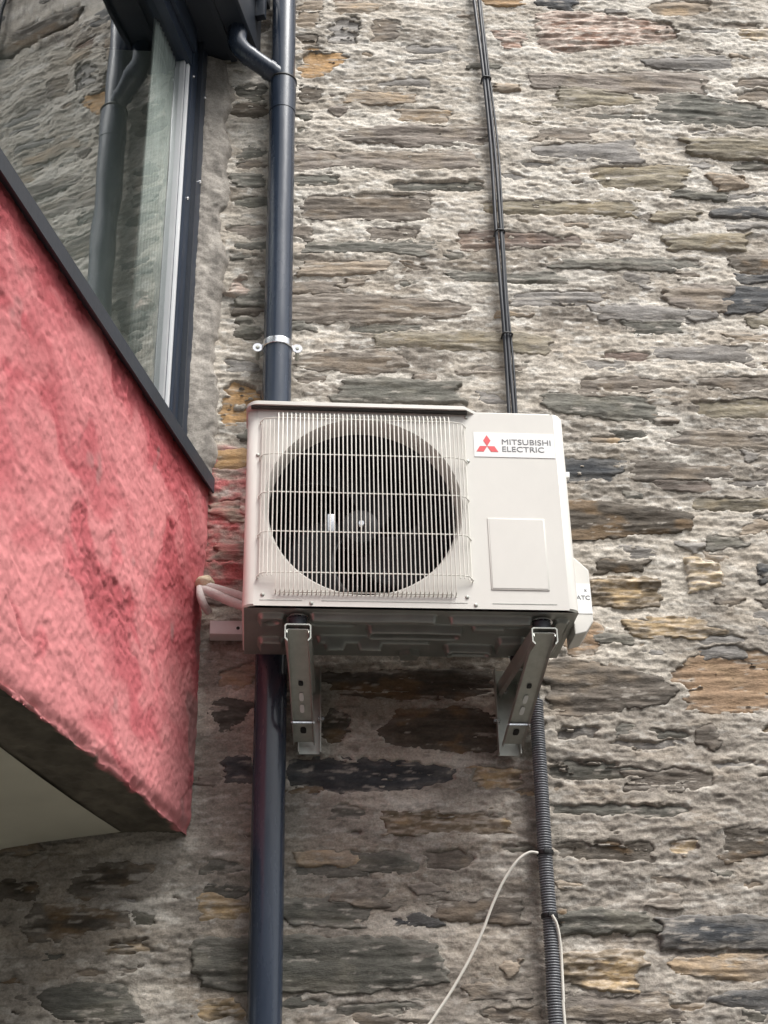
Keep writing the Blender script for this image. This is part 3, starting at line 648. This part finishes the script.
MB().prism([(-.005, -.123), (.035, -.123), (.04, -.15), (.015, -.165), (-.01, -.15)], 3.030, 3.046, 'z').build('drain_tab', 'pan', unit, False)

# ------------------------------------------------------------------ wall brackets with rubber feet
def quad_channel(p0, p1, wv, up, w_, h_, th=.003, lipw=.010):
    """inverted-U channel from p0 to p1; wv: width direction, up: towards the web"""
    b = MB(); a = w_/2
    sec = [(-a+lipw*.7, -h_-.002), (-a, -h_+.006), (-a, -.004), (-a+.004, 0), (a-.004, 0), (a, -.004), (a, -h_+.006), (a-lipw*.7, -h_-.002)]
    inn = [(-a+lipw*.7+.001, -h_+.002), (-a+th, -h_+.008), (-a+th, -.006), (-a+.006, -th), (a-.006, -th), (a-th, -.006), (a-th, -h_+.008), (a-lipw*.7-.001, -h_+.002)]
    loop = sec+inn[::-1]; n_ = len(loop)
    P0, P1, Wv, Up = Vector(p0), Vector(p1), Vector(wv).normalized(), Vector(up)
    for P in (P0, P1): b.v += [tuple(P+Wv*x+Up*y) for x, y in loop]
    b.f = [(i, (i+1) % n_, n_+(i+1) % n_, n_+i) for i in range(n_)]
    m_ = len(sec)
    for o_ in (0, n_):
        for i in range(m_-1): b.f.append((o_+i, o_+i+1, o_+n_-2-i, o_+n_-1-i))
    return b
def bracket(xf, xb, label):
    br = empty('wall_bracket', (xb, -.02, 2.83)); tag(br, label, 'bracket', 'brackets under the outdoor unit')
    za = 3.012
    quad_channel((xf, -.385, za), (xb+(xf-xb)*.1, -.024, za), (1, 0, 0), (0, 0, 1), .062, .042).build('arm', 'galv', br, False)
    d = (Vector((xb, -.045, 2.845))-Vector((xf, -.377, za-.038))).normalized(); up = Vector((1, 0, 0)).cross(d).normalized()
    if up.z < 0: up = -up
    bc = quad_channel((xf, -.378, za-.010), (xb, -.045, 2.842), (1, 0, 0), up, .0545, .012, .0025, .003).build('brace', 'galv', br, False)
    # wall leg: channel on edge
    sg = 1 if xb < 0 else -1; lx = xb+(.014 if sg > 0 else -.006)
    lg = MB(); lg.box(lx-.0265, lx+.0265, -.026, -.022, 2.815, 3.044); lg.box(lx-.0285, lx-.026, -.045, -.022, 2.815, 3.044); lg.box(lx+.026, lx+.0285, -.045, -.022, 2.815, 3.044)
    lg.build('wall_leg', 'galv', br, False)
    def on(t, x=0): p = Vector((xf, -.378, za-.010)).lerp(Vector((xb, -.045, 2.842)), t); return p+Vector((x, 0, 0))-up*.0036
    for t_, sx, sz, m in ((.46, .006, .008, 'tie'), (.885, .0075, .011, 'tie'), (.58, .0055, .015, 'sticker'), (.685, .0055, .015, 'sticker')):
        p = on(t_); b = MB()
        nn = 14; b.v = [tuple(p+Vector((1, 0, 0))*sx*math.copysign(abs(math.cos(2*math.pi*i/nn))**.6, math.cos(2*math.pi*i/nn))+d*sz*math.copysign(abs(math.sin(2*math.pi*i/nn))**.6, math.sin(2*math.pi*i/nn))-up*q) for q in (0, .0012) for i in range(nn)]
        b.f = [tuple(range(nn)), tuple(range(nn, 2*nn))]+[(i, (i+1) % nn, nn+(i+1) % nn, nn+i) for i in range(nn)]
        b.build('slot' if m == 'tie' else 'stamp_plate', m, bc, False)
    p = on(.80, .0)
    MB().box(p.x-.028, p.x+.028, p.y-.002, p.y+.004, p.z-.006, p.z-.002).build('fold_seam', 'zinc', bc, False)
    MB().lathe([(0, .008), (.006, .008), (.007, .004), (.007, -.008)], (lx+.0285*sg, -.034, 2.905), (sg, 0, 0), 6).build('bolt', 'zinc', br)
    MB().lathe([(0, .005), (.008, .004), (.009, .0), (.009, -.002)], (lx, -.0265, 2.99), (0, -1, 0), 10).build('anchor_bolt', 'zinc', br)
    for yq in (-.355, -.145):
        x_ = xf if yq < -.3 else xb+(xf-xb)*.35
        rf = MB().lathe([(0, 0), (.021, 0), (.0225, .003), (.021, .012), (.0225, .020), (.021, .0235), (0, .0235)], (x_, yq, za+.0002), (0, 0, 1), 24).build('rubber_foot', 'rubber', br)
        MB().lathe([(0, .0105), (.005, .010), (.0085, .005), (.025, .0045), (.027, .0), (0, 0)], (x_, yq, za+.024), (0, 0, 1), 20).build('washer', 'zinc', rf)
        MB().lathe([(0, -.008), (.009, -.008), (.009, 0), (0, 0)], (x_, yq, za-.0032), (0, 0, 1), 6).build('nut', 'zinc', rf)
    return br
bracket(-.269, -.243, 'galvanised wall bracket under the unit next to the dark downpipe')
bracket(.313, .281, 'galvanised wall bracket under the unit next to the grey corrugated conduit')

# ------------------------------------------------------------------ downpipe with branch from the bay gutter
PXC, PYC, PR = -.328, -.062, .0405
dp = empty('downpipe', (PXC, PYC, 0)); tag(dp, 'dark blue grey round rainwater downpipe with angled branch from the bay', 'downpipe')
JZ = aty(283, 96, PYC)[2]
MB().tube([(PXC, PYC, 0.02), (PXC, PYC, JZ+.02)], PR, 40).build('lower_pipe', 'anth_pipe', dp)
MB().tube([(PXC, PYC, JZ-.075), (PXC, PYC, JZ+.0), (PXC, PYC, JZ+.06)], [PR+.0015, PR+.002, PR+.0022], 40).build('branch_socket', 'anth_pipe', dp)
MB().tube([(PXC, PYC, JZ+.061), (PXC, PYC, 6.9)], PR-.002, 40).build('upper_pipe', 'anth_pipe', dp)
MB().lathe([(PR+.0023, 0), (PR+.005, .003), (PR+.005, .007), (PR+.0023, .010)], (PXC, PYC, JZ+.051), (0, 0, 1), 40).build('seal_ring', 'tie', dp)
e0 = aty(240, 22, -.145); e1 = aty(236, 47, -.135); e2 = aty(283, 80, PYC)
e0[2] = ZT+.01; e0[0] = e1[0]+.004; e0[1] = e1[1]-.003
path = [Vector(e0)]
A_, B_, C3 = Vector(e0), Vector(e1), Vector(e2)
for i in range(9):
    t_ = i/8; p = (1-t_)**2*A_.lerp(B_, .55)+2*t_*(1-t_)*B_+t_**2*B_.lerp(C3, .28); path.append(p)
path.append(C3)
MB().tube(path, .031, 28).build('branch_pipe', 'anth_pipe', dp)
q = B_.lerp(C3, .70); dv = (C3-B_).normalized()
MB().tube([q-dv*.008, q+dv*.008], .0335, 28).build('branch_collar', 'anth_pipe', dp)
q2 = B_.lerp(C3, .30)
MB().tube([q2-dv*.012, q2+dv*.004], .0325, 28).build('elbow_socket', 'anth_pipe', dp)
# pipe clip
CZ = aty(276, 347, PYC)[2]
cl = empty('pipe_clip', (PXC, -.02, CZ)); tag(cl, 'bright zinc two lug clip round the dark downpipe above the unit', 'pipe clip')
MB().lathe([(PR+.0015, -.011), (PR+.004, -.010), (PR+.0045, 0), (PR+.004, .010), (PR+.0015, .011)], (PXC, PYC, CZ), (0, 0, 1), 40).build('band', 'zinc', cl)
for sg in (-1, 1):
    xx = PXC+sg*(PR+.016)
    MB().lathe([(.0045, .002), (.014, .002), (.0145, -.001), (.0045, -.001)], (xx, PYC, CZ-.004), (0, -1, 0), 20).build('lug', 'zinc', cl)
    MB().lathe([(0, .006), (.004, .006), (.006, .003), (.006, -.055)], (xx, PYC, CZ-.004), (0, -1, 0), 8).build('screw', 'galv', cl)

# ------------------------------------------------------------------ cables on the wall above the unit
def spl(P, k=10):
    P = [Vector(p) for p in P]; o = []
    for i in range(len(P)-1):
        a, b, c, d = P[max(i-1, 0)], P[i], P[i+1], P[min(i+2, len(P)-1)]
        for j in range(k):
            t_ = j/k; o.append(.5*((2*b)+(c-a)*t_+(2*a-5*b+4*c-d)*t_*t_+(3*b-a-3*c+d)*t_**3))
    return o+[P[-1]]
cr = empty('cable_run', (.35, -.02, 3.65)); tag(cr, 'thin dark twin cables clipped down the stone above the unit', 'cable')
ky = [(474, -60), (477, 0), (485, 70), (493, 150), (499, 230), (504, 300), (508, 360), (512, 415), (514, 450)]
for j, (dx, yo) in enumerate(((-2.4, -.026), (1.6, -.029), (4.2, -.021))):
    P = []
    for i, (a, b) in enumerate(ky):
        q = aty(a+dx*(1.+.25*math.sin(i*1.9+j)), b, yo+.003*math.sin(i*2.3+j)); P.append(q)
    P.append(P[-1]+np.array([.0, .0, -.18]))
    P[0] = P[1]+(P[1]-P[2])*5
    MB().tube(spl(P), (.0060, .0056, .0036)[j], 10).build('cable', 'cable', cr)
for (a, b) in ((486, 78), (499.5, 231), (507, 334)):
    q = aty(a, b, -.03)
    MB().tube([(q[0]-.013, -.005, q[2]-.001), (q[0]-.013, -.030, q[2]-.001), (q[0]-.006, -.038, q[2]), (q[0]+.008, -.038, q[2]), (q[0]+.016, -.030, q[2]+.001), (q[0]+.016, -.005, q[2]+.001)], .003, 8).build('cable_clip', 'tie', cr)
# corrugated conduit below
cdt = empty('corrugated_conduit', tuple(aty(556, 1024, -.03))); tag(cdt, 'grey corrugated plastic conduit running down the stone below the bracket', 'conduit')
K = [aty(a, b, yo) for a, b, yo in ((536, 700, -.035), (538, 735, -.034), (541.5, 790, -.034), (545, 853, -.033), (549.5, 915, -.033), (553, 970, -.033), (556, 1024, -.033))]
K.append(K[-1]+np.array([.01, 0, -.5])); K.append(K[-1]+np.array([.0, 0, -.8])); K.append(np.array([K[-1][0], -.033, .03]))
sp = spl(K, 40); ln = [0]
for a, b in zip(sp, sp[1:]): ln.append(ln[-1]+(b-a).length)
nn = int(ln[-1]/.0021); xs = np.linspace(0, ln[-1], nn); arr = np.array([list(p) for p in sp])
pp = np.stack([np.interp(xs, ln, arr[:, k]) for k in range(3)], -1)
rad = [.0165+(.0017 if (i % 3) else -.0014) for i in range(nn)]
MB().tube([tuple(p) for p in pp], rad, 14).build('conduit_tube', 'conduit', cdt, True, 80)
MB().tube(spl([aty(534, 668, -.034)+np.array([0, 0, .1]), aty(535, 690, -.034), aty(536.5, 716, -.034)], 6), .011, 12).build('inner_cable', 'cable', cdt)
for (a, b, r_) in ((545, 853, .021), (549.5, 916, .0205)):
    q = Vector(aty(a, b, -.033)); dd = Vector((.05, 0, -1)).normalized()
    MB().lathe([(r_-.003, -.006), (r_, -.005), (r_+.0005, 0), (r_, .005), (r_-.003, .006)], q, dd, 20).build('cable_tie', 'tie', cdt)
    MB().box(q.x-.006, q.x+.006, q.y-r_-.004, q.y-r_+.004, q.z-.006, q.z+.006, .001).build('tie_head', 'tie', cdt)
# white cables
P = [aty(a, b, yo) for a, b, yo in ((538, 853, -.058), (529, 852.5, -.060), (517, 861, -.062), (503, 882, -.06), (492, 906, -.058), (483, 930, -.056), (470, 958, -.055), (452, 990, -.056), (431, 1022, -.058), (408, 1060, -.06))]
P += [P[-1]+np.array([-.05, -.01, -.35]), P[-1]+np.array([-.02, -.02, -1.2]), np.array([P[-1][0], -.12, .012])]
tag(MB().tube(spl(P, 8), .0034, 10).build('white_cable', 'wcable'), 'loose white cable arching away from the conduit tie', 'cable')
P = [aty(a, b, yo) for a, b, yo in ((552, 915, -.058), (557, 925, -.054), (560.5, 945, -.046), (562, 970, -.042), (563.5, 1000, -.042), (565, 1026, -.042))]
P += [P[-1]+np.array([.01, 0, -.5]), np.array([P[-1][0]+.01, -.042, .012])]
tag(MB().tube(spl(P, 8), .0036, 10).build('white_cable', 'wcable'), 'straight white cable running down against the conduit', 'cable')

# ------------------------------------------------------------------ insulated pipes and trunking left of the unit
ip = empty('insulated_pipes', tuple(aty(206, 600, -.05))); tag(ip, 'white insulated refrigerant pipes with putty entering beside the pink wall', 'pipe')
def pt(a, b, yo): return aty(a, b, yo)
MB().tube(spl([pt(204, 586, -.055), pt(212, 588, -.075), pt(228, 592.5, -.095), pt(246, 598, -.10)], 8), .0125, 14).build('insulation_sleeve', 'foam', ip)
MB().tube(spl([pt(203, 590, -.07), pt(212, 593, -.09), pt(227, 600, -.10), pt(245, 607, -.103)], 8), .0125, 14).build('insulation_sleeve', 'foam', ip)
MB().tube(spl([pt(200, 588, -.07), pt(200.5, 596, -.085), pt(204, 605, -.08), pt(208.5, 611.5, -.055)], 8), .0105, 14).build('insulation_sleeve', 'foam', ip)
MB().tube(spl([pt(213, 594, -.065), pt(226, 596.5, -.085), pt(243, 601.5, -.095)], 8), .006, 10).build('control_cable', 'cable', ip)
q = pt(205, 583, -.06); bm = bmesh.new(); bmesh.ops.create_icosphere(bm, subdivisions=4, radius=1)
pb = MB(); vv = np.array([v.co[:] for v in bm.verts])
rr_ = 1+.16*fbm(vv[:, 0]*1.6+vv[:, 1]*.7, vv[:, 2]*1.6+vv[:, 1]*1.3, 3, 701)
vv = vv*rr_[:, None]*np.array([.024, .024, .021])+q
pb.add(vv, [[v.index for v in f.verts] for f in bm.faces]); bm.free(); pb.build('putty', 'putty', ip)
a = aty(210, 621, -.05); b = aty(246, 640, -.05)
tk = empty('cable_trunking', (a[0], -.025, b[2])); tag(tk, 'short white rectangular trunking piece on the wall below the insulated pipes', 'trunking')
MB().box(a[0], b[0]+.01, -.055, -.008, aty(228, 634, -.055)[2], aty(228, 620.5, -.055)[2], .003).build('trunking_body', 'trunk', tk)
q = aty(238, 628, -.056); MB().lathe([(0, .001), (.0045, .001), (.0045, -.001)], (q[0], -.055, q[2]), (0, -1, 0), 14).build('hole', 'tie', tk)
